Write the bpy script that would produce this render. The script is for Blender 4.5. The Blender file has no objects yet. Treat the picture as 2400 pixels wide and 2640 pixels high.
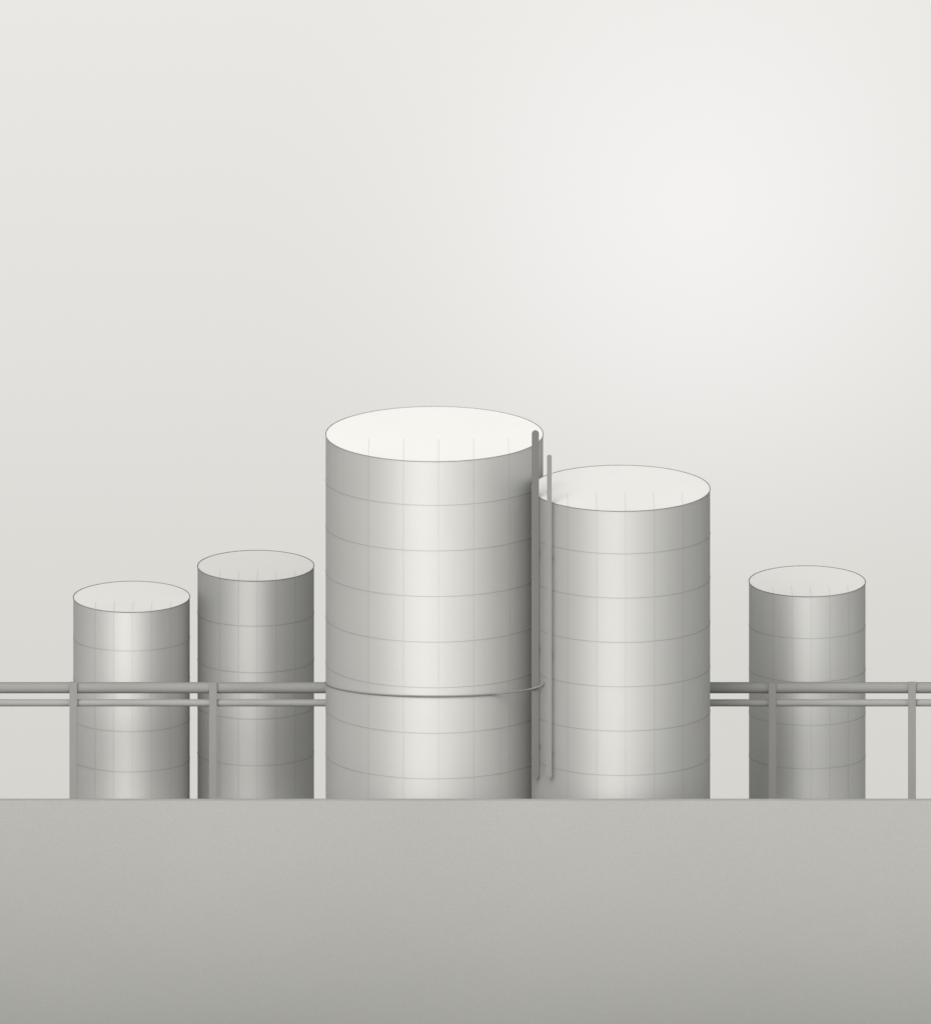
import bpy, bmesh, math
from mathutils import Vector

S = bpy.context.scene
COL = S.collection

# ------------------------------------------------------------------ camera
# Long telephoto from a high standpoint: level body, lens shifted down so
# that uprights stay parallel.  Plan: X right, Y away from the camera, Z up.
U = 0.02                      # metres per photograph pixel at Y = 0
F = 30000.0                   # focal length in photograph pixels
W, H = 2400.0, 2640.0
D0 = F * U                    # camera distance to Y = 0
YH = -6500.0                  # row of the (far away, out of frame) horizon
V0 = 2366.0                   # row of the yard level at Y = 0
CAMZ = (V0 - YH) * U


def P(x, v, Y):
    """World point at depth Y seen at column x, row v."""
    k = (D0 + Y) / F
    return Vector(((x - W / 2) * k, Y, CAMZ - (v - YH) * k))


cam_d = bpy.data.cameras.new('camera')
cam = bpy.data.objects.new('camera', cam_d)
COL.objects.link(cam)
cam.location = (0, -D0, CAMZ)
cam.rotation_euler = (math.radians(90), 0, 0)
cam_d.sensor_fit = 'VERTICAL'
cam_d.sensor_height = 24.0
cam_d.lens = 24.0 * F / H
cam_d.shift_y = -(H / 2 - YH) / H
cam_d.clip_start = 10
cam_d.clip_end = 5000
S.camera = cam

S.view_settings.view_transform = 'Standard'
S.view_settings.look = 'None'
S.view_settings.exposure = 0.0
S.view_settings.gamma = 1.0

# ------------------------------------------------------------------ light
LOBE, LOBE2 = 2.0, 1.9
SUN_EL = math.radians(38)
SUN_AZ = math.radians(-13)    # left of the viewing axis, on the camera side
sdir = Vector((math.sin(SUN_AZ) * math.cos(SUN_EL), -math.cos(SUN_AZ) * math.cos(SUN_EL), math.sin(SUN_EL)))
sun_d = bpy.data.lights.new('sun', 'SUN')
sun_d.energy = 2.8
sun_d.angle = math.radians(30)
sun_d.color = (1.0, 0.995, 0.955)
sun = bpy.data.objects.new('sun', sun_d)
COL.objects.link(sun)
sun.location = sdir * 200
sun.rotation_euler = (-sdir).to_track_quat('-Z', 'Y').to_euler()


def lin(c):
    c /= 255.0
    return c / 12.92 if c <= 0.04045 else ((c + 0.055) / 1.055) ** 2.4


def L3(r, g, b):
    return (lin(r), lin(g), lin(b), 1)


world = bpy.data.worlds.new('World')
S.world = world
world.use_nodes = True
nt = world.node_tree
for n in list(nt.nodes):
    nt.nodes.remove(n)
N = nt.nodes.new
LK = nt.links.new
out = N('ShaderNodeOutputWorld')
tc = N('ShaderNodeTexCoord')
sep = N('ShaderNodeSeparateXYZ')
LK(tc.outputs['Generated'], sep.inputs[0])


def elev(v):
    b = (YH - v) / F
    return b / math.sqrt(1 + b * b)


# haze layer: brightness by elevation
mr = N('ShaderNodeMapRange')
mr.inputs['From Min'].default_value = elev(2640)
mr.inputs['From Max'].default_value = elev(-400)
LK(sep.outputs['Z'], mr.inputs['Value'])
ramp = N('ShaderNodeValToRGB')
cr = ramp.color_ramp


def pos(v):
    return (elev(v) - elev(2640)) / (elev(-400) - elev(2640))


stops = [(2059, (214, 213, 207)), (1500, (219, 218, 213)), (900, (226, 225, 221)), (0, (233, 232, 228))]
cr.elements[0].position = pos(stops[0][0]); cr.elements[0].color = L3(*stops[0][1])
cr.elements[1].position = pos(stops[-1][0]); cr.elements[1].color = L3(*stops[-1][1])
for v, c in stops[1:-1]:
    e = cr.elements.new(pos(v)); e.color = L3(*c)
LK(mr.outputs[0], ramp.inputs[0])
# bright patch where the light breaks through the haze
gd = Vector(((1800 - 1200) / F, 1, (YH - 520) / F)).normalized()
dist = N('ShaderNodeVectorMath'); dist.operation = 'DISTANCE'
LK(tc.outputs['Generated'], dist.inputs[0]); dist.inputs[1].default_value = gd
gl = N('ShaderNodeMapRange'); gl.interpolation_type = 'SMOOTHERSTEP'
gl.inputs['From Min'].default_value = -300 / F
gl.inputs['From Max'].default_value = 1250 / F
gl.inputs['To Min'].default_value = 1.0
gl.inputs['To Max'].default_value = 0.0
LK(dist.outputs['Value'], gl.inputs['Value'])
mixg = N('ShaderNodeMixRGB')
LK(gl.outputs[0], mixg.inputs[0]); LK(ramp.outputs[0], mixg.inputs[1])
mixg.inputs[2].default_value = L3(244, 243, 242)
# darker land far below the haze
low = N('ShaderNodeMapRange'); low.interpolation_type = 'SMOOTHSTEP'
low.inputs['From Min'].default_value = -0.60
low.inputs['From Max'].default_value = -0.30
LK(sep.outputs['Z'], low.inputs['Value'])
mixl = N('ShaderNodeMixRGB')
LK(low.outputs[0], mixl.inputs[0])
mixl.inputs[1].default_value = (0.10, 0.10, 0.094, 1)
LK(mixg.outputs[0], mixl.inputs[2])
bg_haze = N('ShaderNodeBackground')
LK(mixl.outputs[0], bg_haze.inputs[0]); bg_haze.inputs[1].default_value = 1.0
# thin overcast daylight above the horizon
sky = N('ShaderNodeTexSky')
sky.sky_type = 'NISHITA'
sky.sun_disc = False
sky.sun_elevation = SUN_EL
sky.sun_rotation = math.atan2(sdir.x, sdir.y)
sky.air_density = 1.0
sky.dust_density = 5.0
hsv = N('ShaderNodeHueSaturation')
hsv.inputs['Saturation'].default_value = 0.12
LK(sky.outputs[0], hsv.inputs['Color'])
bg_sky = N('ShaderNodeBackground')
LK(hsv.outputs[0], bg_sky.inputs[0]); bg_sky.inputs[1].default_value = 0.12
up = N('ShaderNodeMapRange'); up.interpolation_type = 'SMOOTHSTEP'
up.inputs['From Min'].default_value = -0.10
up.inputs['From Max'].default_value = 0.25
LK(sep.outputs['Z'], up.inputs['Value'])
# added unseen sky glows: highlight by the sun, fill for the tanks' right sides
def sky_patch(az, el, size, power):
    az, el = math.radians(az), math.radians(el)
    q = N('ShaderNodeVectorMath'); q.operation = 'DISTANCE'
    LK(tc.outputs['Generated'], q.inputs[0])
    q.inputs[1].default_value = (math.sin(az) * math.cos(el), -math.cos(az) * math.cos(el), math.sin(el))
    r = N('ShaderNodeMapRange'); r.interpolation_type = 'SMOOTHERSTEP'
    r.inputs['From Min'].default_value = 0.0
    r.inputs['From Max'].default_value = size
    r.inputs['To Min'].default_value = power
    r.inputs['To Max'].default_value = 0.0
    LK(q.outputs['Value'], r.inputs['Value'])
    return r.outputs[0]


pa = N('ShaderNodeMath'); pa.operation = 'ADD'
LK(sky_patch(-20, 34, 0.75, LOBE), pa.inputs[0])
LK(sky_patch(30, 22, 0.85, LOBE2), pa.inputs[1])
bg_lob = N('ShaderNodeBackground')
bg_lob.inputs[0].default_value = (1, 1, 0.97, 1)
LK(pa.outputs[0], bg_lob.inputs[1])
ms = N('ShaderNodeMixShader')
LK(up.outputs[0], ms.inputs[0]); LK(bg_haze.outputs[0], ms.inputs[1]); LK(bg_sky.outputs[0], ms.inputs[2])
adds = N('ShaderNodeAddShader')
LK(ms.outputs[0], adds.inputs[0]); LK(bg_lob.outputs[0], adds.inputs[1])
LK(adds.outputs[0], out.inputs[0])


# ------------------------------------------------------------------ materials
ROUGH, ANISO = 0.62, 0.27
def mat(name, col, gloss=0.0, rough=0.5, grain=0.03, cloud=0.03, gs=14.0, cs=0.25, streak=0.0, bump=0.0, aniso=0.0):
    """Painted steel / concrete: diffuse body plus a soft sheen, fine grain and faint wear."""
    m = bpy.data.materials.new(name)
    m.use_nodes = True
    t = m.node_tree
    for n in list(t.nodes):
        t.nodes.remove(n)
    n_ = t.nodes.new
    o = n_('ShaderNodeOutputMaterial')
    tcx = n_('ShaderNodeTexCoord')
    a = n_('ShaderNodeTexNoise'); a.inputs['Scale'].default_value = gs; a.inputs['Detail'].default_value = 2
    b = n_('ShaderNodeTexNoise'); b.inputs['Scale'].default_value = cs; b.inputs['Detail'].default_value = 6
    for q in (a, b):
        t.links.new(tcx.outputs['Object'], q.inputs['Vector'])

    def rng(src, amp):
        r = n_('ShaderNodeMapRange')
        r.inputs['From Min'].default_value = 0.25; r.inputs['From Max'].default_value = 0.75
        r.inputs['To Min'].default_value = 1 - amp; r.inputs['To Max'].default_value = 1 + amp
        t.links.new(src, r.inputs['Value'])
        return r.outputs[0]

    def mul(x, y):
        q = n_('ShaderNodeMath'); q.operation = 'MULTIPLY'
        t.links.new(x, q.inputs[0]); t.links.new(y, q.inputs[1])
        return q.outputs[0]
    f = mul(rng(a.outputs['Fac'], grain), rng(b.outputs['Fac'], cloud))
    if streak:
        mp = n_('ShaderNodeMapping'); mp.inputs['Scale'].default_value = (2.2, 2.2, 0.06)
        t.links.new(tcx.outputs['Object'], mp.inputs['Vector'])
        s = n_('ShaderNodeTexNoise'); s.inputs['Scale'].default_value = 1.0; s.inputs['Detail'].default_value = 4
        t.links.new(mp.outputs[0], s.inputs['Vector'])
        f = mul(f, rng(s.outputs['Fac'], streak))
    vm = n_('ShaderNodeVectorMath'); vm.operation = 'SCALE'
    vm.inputs[0].default_value = col
    t.links.new(f, vm.inputs['Scale'])
    d = n_('ShaderNodeBsdfDiffuse')
    t.links.new(vm.outputs[0], d.inputs['Color'])
    sh = d.outputs[0]
    nrm = None
    if bump:
        bp = n_('ShaderNodeBump'); bp.inputs['Strength'].default_value = bump; bp.inputs['Distance'].default_value = 0.02
        t.links.new(a.outputs['Fac'], bp.inputs['Height'])
        nrm = bp.outputs[0]
        t.links.new(nrm, d.inputs['Normal'])
    if gloss:
        g = n_('ShaderNodeBsdfGlossy')
        g.distribution = 'GGX'
        g.inputs['Color'].default_value = (gloss, gloss, gloss * 0.985, 1)
        g.inputs['Roughness'].default_value = rough
        if aniso:
            tg = n_('ShaderNodeTangent'); tg.direction_type = 'RADIAL'; tg.axis = 'Z'
            t.links.new(tg.outputs[0], g.inputs['Tangent'])
            g.inputs['Anisotropy'].default_value = aniso
        if nrm:
            t.links.new(nrm, g.inputs['Normal'])
        ad = n_('ShaderNodeAddShader')
        t.links.new(sh, ad.inputs[0]); t.links.new(g.outputs[0], ad.inputs[1])
        sh = ad.outputs[0]
    t.links.new(sh, o.inputs['Surface'])
    return m


def grey(v, warm=1.0):
    return (v, v * (1 - 0.009 * warm), v * (1 - 0.045 * warm))


M_RIM = mat('rim_steel', grey(0.20), 0.0)
M_PIPE = mat('pipe_paint', grey(0.165), 0.0)
M_PIPE2 = mat('pale_pipe_paint', grey(0.195), 0.0)
M_POST = mat('post_paint', grey(0.172), 0.0)
M_ROD = mat('dark_pipe_paint', grey(0.112), 0.0)
M_ROD2 = mat('grey_pipe_paint', grey(0.162), 0.0)
M_CABLE = mat('cable_rubber', grey(0.15), 0.0)
M_GROUND = mat('concrete', (0.205, 0.2045, 0.193), 0.0, grain=0.06, cloud=0.03, gs=12.0, cs=0.06)
M_YARD = mat('pale_yard_bounce', grey(0.55), 0.0, grain=0.08, cloud=0.05, gs=20.0, cs=0.1)  # hidden yard floor made pale to bounce light up on the tanks
M_KERB = mat('kerb_concrete', grey(0.20), 0.0, grain=0.03, cloud=0.03, gs=9.0, cs=0.2)


# ------------------------------------------------------------------ helpers
def link_mesh(name, bm, material, parent=None, smooth=False, loc=(0, 0, 0)):
    bmesh.ops.recalc_face_normals(bm, faces=bm.faces)
    me = bpy.data.meshes.new(name)
    bm.to_mesh(me); bm.free()
    me.materials.append(material)
    if smooth:
        for p in me.polygons:
            p.use_smooth = True
    o = bpy.data.objects.new(name, me)
    COL.objects.link(o)
    o.location = loc
    if parent:
        o.parent = parent
    return o


def tag(o, label, cat, group=None):
    o['label'] = label; o['category'] = cat
    if group:
        o['group'] = group
    return o


def empty(name, loc):
    o = bpy.data.objects.new(name, None)
    COL.objects.link(o); o.location = loc
    return o


def tube(bm, pts, r, seg=16, caps='flat'):
    """Round tube along a polyline; 'round' gives hemispherical ends."""
    pts = [Vector(p) for p in pts]
    radii = [r] * len(pts)
    if caps == 'round':
        d0 = (pts[1] - pts[0]).normalized(); d1 = (pts[-1] - pts[-2]).normalized()
        a, b = pts[0], pts[-1]
        pre, post = [], []
        for k in range(8):
            th = math.pi / 2 * k / 8
            pre.append((a + d0 * (r - r * math.cos(th)), max(r * math.sin(th), 0.001)))
            post.append((b - d1 * (r - r * math.cos(th)), max(r * math.sin(th), 0.001)))
        mid = [(a + d0 * r, r)] + [(p, r) for p in pts[1:-1]] + [(b - d1 * r, r)]
        allp = pre + mid + post[::-1]
        pts = [p for p, _ in allp]; radii = [q for _, q in allp]
    rings = []
    for i, p in enumerate(pts):
        t = (pts[min(i + 1, len(pts) - 1)] - pts[max(i - 1, 0)]).normalized()
        ref = Vector((0, 0, 1)) if abs(t.z) < 0.9 else Vector((0, 1, 0))
        u = t.cross(ref).normalized(); w = t.cross(u).normalized()
        rings.append([bm.verts.new(p + (u * math.cos(2 * math.pi * k / seg) + w * math.sin(2 * math.pi * k / seg)) * radii[i]) for k in range(seg)])
    for a, b in zip(rings, rings[1:]):
        for k in range(seg):
            bm.faces.new((a[k], a[(k + 1) % seg], b[(k + 1) % seg], b[k]))
    bm.faces.new(rings[0][::-1]); bm.faces.new(rings[-1])


def box(bm, x0, x1, y0, y1, z0, z1):
    v = [bm.verts.new((x, y, z)) for x in (x0, x1) for y in (y0, y1) for z in (z0, z1)]
    for f in ((0, 1, 3, 2), (4, 6, 7, 5), (0, 4, 5, 1), (2, 3, 7, 6), (0, 2, 6, 4), (1, 5, 7, 3)):
        bm.faces.new([v[i] for i in f])


# ------------------------------------------------------------------ ground
# yard behind, a step up, then the paved foreground which slopes gently away
# towards the viewer; slope shaped so that its shading darkens downwards
EDGE_Y = -11.8
GSLOPE, GLEN = 38.0, 24.0
edge = P(1200, 2065, EDGE_Y)
TZ = edge.z
prof = [(EDGE_Y, TZ)]
d, z, n = 0.0, TZ, 70
while d < 220.0:
    st = 0.4 if d < 30 else 10.0
    sl = math.tan(math.radians(GSLOPE * max(0.0, 1 - d / GLEN) ** 1.6))
    d += st; z -= sl * st
    prof.append((EDGE_Y - d, z))
bm = bmesh.new()
cols = []
for xx in (-140, -60, -25, 0, 25, 60, 140):
    cols.append([bm.verts.new((xx, y, z)) for y, z in prof])
for a, b in zip(cols, cols[1:]):
    for i in range(len(prof) - 1):
        bm.faces.new((a[i], a[i + 1], b[i + 1], b[i]))
for i in range(len(cols) - 1):      # upright step down to the yard, with its own corners
    xa, xb = cols[i][0].co.x, cols[i + 1][0].co.x
    q = [bm.verts.new((x, EDGE_Y + 0.05, z)) for x, z in ((xa, -30.0), (xb, -30.0), (xb, TZ), (xa, TZ))]
    bm.faces.new(q)
g = link_mesh('ground', bm, M_GROUND)
g['kind'] = 'structure'
for p in g.data.polygons:
    if p.center.y < EDGE_Y + 0.01:
        p.use_smooth = True
bm = bmesh.new()
box(bm, -140, 140, EDGE_Y + 0.051, 20.6, -30.0, 0.0)
yard = link_mesh('yard', bm, M_YARD)
yard['kind'] = 'structure'
ktop = P(1200, 2059, EDGE_Y + 0.12)
bm = bmesh.new()
box(bm, -140, 140, EDGE_Y - 0.003, EDGE_Y + 0.12, TZ - 0.3, ktop.z)
k = link_mesh('kerb', bm, M_KERB)
k['kind'] = 'structure'


# ------------------------------------------------------------------ tanks
SEG = 192


def ring_band(R, h, proud, z_at):
    """Flat hoop hugging a shell of radius R; z_at(phi) gives its centre height."""
    bm = bmesh.new()
    rings = []
    for k in range(SEG):
        ph = 2 * math.pi * k / SEG
        z = z_at(ph)
        c, s = math.sin(ph), -math.cos(ph)
        rings.append([bm.verts.new((c * r, s * r, z + dz)) for r, dz in
                      ((R - 0.02, -h / 2), (R + proud, -h / 2), (R + proud, h / 2), (R - 0.02, h / 2))])
    for k in range(SEG):
        a, b = rings[k], rings[(k + 1) % SEG]
        for j in range(4):
            bm.faces.new((a[j], b[j], b[(j + 1) % 4], a[(j + 1) % 4]))
    return bm


def make_tank(x, rx, cy, nb, Y, label, shell_mat, roof_mat, line_mat, up_mat, rim_mat, roofline_mat):
    c = P(x, cy, Y)
    k = (D0 + Y) / F
    R = rx * k
    top = c.z
    root = empty('storage_tank', (c.x, Y, 0))
    tag(root, label, 'tank', 'round grey storage tanks')
    # shell
    bm = bmesh.new()
    zs = [0.0, top * 0.5, top - 0.01]
    rings = [[bm.verts.new((math.sin(2 * math.pi * i / SEG) * R, -math.cos(2 * math.pi * i / SEG) * R, z)) for i in range(SEG)] for z in zs]
    for a, b in zip(rings, rings[1:]):
        for i in range(SEG):
            bm.faces.new((a[i], a[(i + 1) % SEG], b[(i + 1) % SEG], b[i]))
    link_mesh('shell', bm, shell_mat, root, smooth=True)
    # roof plate
    bm = bmesh.new()
    a = [bm.verts.new((math.sin(2 * math.pi * i / SEG) * (R - 0.005), -math.cos(2 * math.pi * i / SEG) * (R - 0.005), top)) for i in range(SEG)]
    b = [bm.verts.new((v.co.x, v.co.y, top - 0.06)) for v in a]
    bm.faces.new(a)
    for i in range(SEG):
        bm.faces.new((a[i], a[(i + 1) % SEG], b[(i + 1) % SEG], b[i]))
    link_mesh('roof', bm, roof_mat, root)
    # rim bead
    bm = bmesh.new()
    rr = 0.024
    rings = []
    for i in range(SEG):
        ph = 2 * math.pi * i / SEG
        cx, sx = math.sin(ph), -math.cos(ph)
        rings.append([bm.verts.new((cx * (R + rr * math.cos(q)), sx * (R + rr * math.cos(q)), top + 0.012 + rr * math.sin(q)))
                      for q in [2 * math.pi * j / 8 for j in range(8)]])
    for i in range(SEG):
        a, b = rings[i], rings[(i + 1) % SEG]
        for j in range(8):
            bm.faces.new((a[j], b[j], b[(j + 1) % 8], a[(j + 1) % 8]))
    link_mesh('rim', bm, rim_mat, root, smooth=True)
    # hoops
    step = (2059 - cy) / (nb + 1)
    for i in range(1, nb + 1):
        v = cy + step * i
        z = P(x, v, Y).z
        rat = (v - YH) / F
        tilt = (rat - 0.234) * R
        bm = ring_band(R, 0.040, 0.012, lambda ph, z=z, t=tilt: z + t * math.cos(ph))
        link_mesh('hoop_band', bm, line_mat, root, smooth=False)
    # upright seams, each turning over the rim on to the roof
    for f in (0.2, 0.36, 0.52, 0.68, 0.84):
        xo = R * (2 * f - 1)
        ph = math.asin(xo / R)
        w = 0.018
        bm = bmesh.new()
        dp = w / R
        # along the shell
        vv = []
        for z in (0.0, top - 0.02):
            for p_, r_ in ((ph - dp / math.cos(ph), R - 0.01), (ph - dp / math.cos(ph), R + 0.008), (ph + dp / math.cos(ph), R + 0.008), (ph + dp / math.cos(ph), R - 0.01)):
                vv.append(bm.verts.new((math.sin(p_) * r_, -math.cos(p_) * r_, z)))
        for j in range(4):
            bm.faces.new((vv[j], vv[(j + 1) % 4], vv[4 + (j + 1) % 4], vv[4 + j]))
        bm.faces.new(vv[4:8])
        o1 = link_mesh('vertical_seam', bm, up_mat, root)
        y_in = -12 * k / ((cy - YH) / F)
        y_out = -math.sqrt(R * R - xo * xo) + 0.03
        bm = bmesh.new()
        box(bm, xo - w, xo + w, y_out, y_in, top - 0.01, top + 0.006)
        link_mesh('roof_seam', bm, roofline_mat, root)
    return root, c, R, top


def tank_mats(nm, a, g, roof):
    return (mat(nm + '_paint', grey(a), g, ROUGH, streak=0.02, aniso=ANISO),
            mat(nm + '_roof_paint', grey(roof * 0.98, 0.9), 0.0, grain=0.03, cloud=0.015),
            mat(nm + '_joint', grey(a * 0.80), g * 0.80, ROUGH, aniso=ANISO),
            mat(nm + '_upright_joint', grey(a * 0.90), g * 0.90, ROUGH, aniso=ANISO),
            mat(nm + '_rim', grey(a * 1.1), 0.0),
            mat(nm + '_roof_joint', grey(roof * 0.80), 0.0))


YC, YD, YB = 0.0, -4.2, 17.0
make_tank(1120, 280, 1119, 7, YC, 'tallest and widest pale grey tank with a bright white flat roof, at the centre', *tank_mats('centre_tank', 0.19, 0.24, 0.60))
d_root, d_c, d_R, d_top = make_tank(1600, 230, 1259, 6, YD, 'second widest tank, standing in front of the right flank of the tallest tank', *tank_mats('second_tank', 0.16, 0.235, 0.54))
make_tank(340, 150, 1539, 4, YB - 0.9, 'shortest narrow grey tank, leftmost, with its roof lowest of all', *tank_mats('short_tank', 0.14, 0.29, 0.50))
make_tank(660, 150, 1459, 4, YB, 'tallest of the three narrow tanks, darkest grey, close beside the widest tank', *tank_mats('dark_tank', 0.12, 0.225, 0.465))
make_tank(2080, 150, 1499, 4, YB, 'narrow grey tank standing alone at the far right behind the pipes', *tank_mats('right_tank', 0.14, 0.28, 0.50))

# ------------------------------------------------------------------ upright pipes between the two large tanks
def upright(x, w, v0, v1, Y, material, label, zs):
    k = (D0 + Y) / F
    r = w * k / 2
    a, b = P(x, v1, Y), P(x, v0, Y)
    root = Vector((a.x, Y, a.z))
    bm = bmesh.new()
    # flattened section: broad even front, softened edges, half-round ends
    h = b.z - a.z
    out_ = [(r * math.cos(t), h - r + r * math.sin(t)) for t in [math.pi * i / 16 for i in range(17)]]
    out_ += [(r * math.cos(t), r + r * math.sin(t)) for t in [math.pi + math.pi * i / 16 for i in range(17)]]
    fr = [bm.verts.new((x, -r * 0.4, z)) for x, z in out_]
    bk = [bm.verts.new((x, r * 0.4, z)) for x, z in out_]
    f1 = bm.faces.new(fr); f2 = bm.faces.new(bk)
    for i in range(len(fr)):
        j = (i + 1) % len(fr)
        bm.faces.new((fr[i], fr[j], bk[j], bk[i]))
    bmesh.ops.bevel(bm, geom=list(f1.edges) + list(f2.edges), offset=r * 0.08, segments=2, affect='EDGES')
    # stand-offs that carry the pipe on the tank shell behind it
    ysurf = YD - math.sqrt(max(d_R ** 2 - (a.x - d_c.x) ** 2, 0))
    for z in zs:
        tube(bm, [Vector((0, r * 0.3, z - a.z)), Vector((0, ysurf - Y + 0.05, z - a.z))], r * 0.45, 12)
    o = link_mesh('upright_pole', bm, material, None, loc=root)
    tag(o, label, 'pole')
    return o


def d_surf(x):
    X = P(x, 1600, YD).x
    return YD - math.sqrt(max(d_R ** 2 - (X - d_c.x) ** 2, 0))


zs = [P(1400, v, YD).z for v in (1400, 1650, 1900)]
upright(1380, 18.4, 1110, 2007, d_surf(1380) - 0.75, M_ROD, 'thick dark grey upright pole with round ends, running down between the two large tanks', zs)
upright(1416, 12.2, 1173, 2004, d_surf(1416) - 0.6, M_ROD2, 'slender lighter grey upright pole just right of the thick dark one', zs)

# ------------------------------------------------------------------ sagging line round the widest tank
pts = []
ye = d_surf(1401) - 0.04
for i in range(97):
    th = math.pi * i / 96
    u = -math.cos(th)
    x = 1120.5 + 281.5 * u
    v = 1759 + 36 * math.sin(th)
    s = 5.70 * math.sqrt(max(1 - u * u, 0))
    if u > 0:
        f = min(max((u - 0.5) / 0.42, 0), 1)
        f = f * f * (3 - 2 * f)
        yy = -s * (1 - f) + ye * f
    else:
        yy = -s
    pts.append(P(x, v, yy))
root = pts[0].copy()
bm = bmesh.new()
tube(bm, [p - root for p in pts], 0.04, 10, 'flat')
cb = link_mesh('cable', bm, M_CABLE, None, smooth=True, loc=root)
tag(cb, 'thin dark cable drooping in a shallow curve round the front of the widest tank', 'cable')

# ------------------------------------------------------------------ pipe rail
YP = 6.35
kp = (D0 + YP) / F
rail = empty('pipe_rail', (0, YP, 0))
tag(rail, 'long grey rail of two level pipes on square posts, passing behind the two large tanks', 'pipe rail')
for name, va, vb in (('upper_pipe', 1759, 1787), ('lower_pipe', 1803, 1821)):
    vm_ = (va + vb) / 2
    r = (vb - va) / 2 * kp
    pz = P(1200, vm_, YP).z
    bm = bmesh.new()
    tube(bm, [Vector((-34 + i * 2.0, 0, pz)) for i in range(35)], r, 32)
    link_mesh(name, bm, M_PIPE if name == 'upper_pipe' else M_PIPE2, rail, smooth=True)
for i in range(-1, 9):
    x = 190 + 360 * i
    yf = YP - 0.42
    pt = P(x, 1759, yf)
    hw = 10 * (D0 + yf) / F
    bm = bmesh.new()
    box(bm, pt.x - hw, pt.x + hw, -0.42, -0.29, 0.0, pt.z)
    bmesh.ops.bevel(bm, geom=bm.edges[:], offset=0.012, segments=2, affect='EDGES')
    link_mesh('post', bm, M_POST, rail)

S.cycles.use_denoising = True
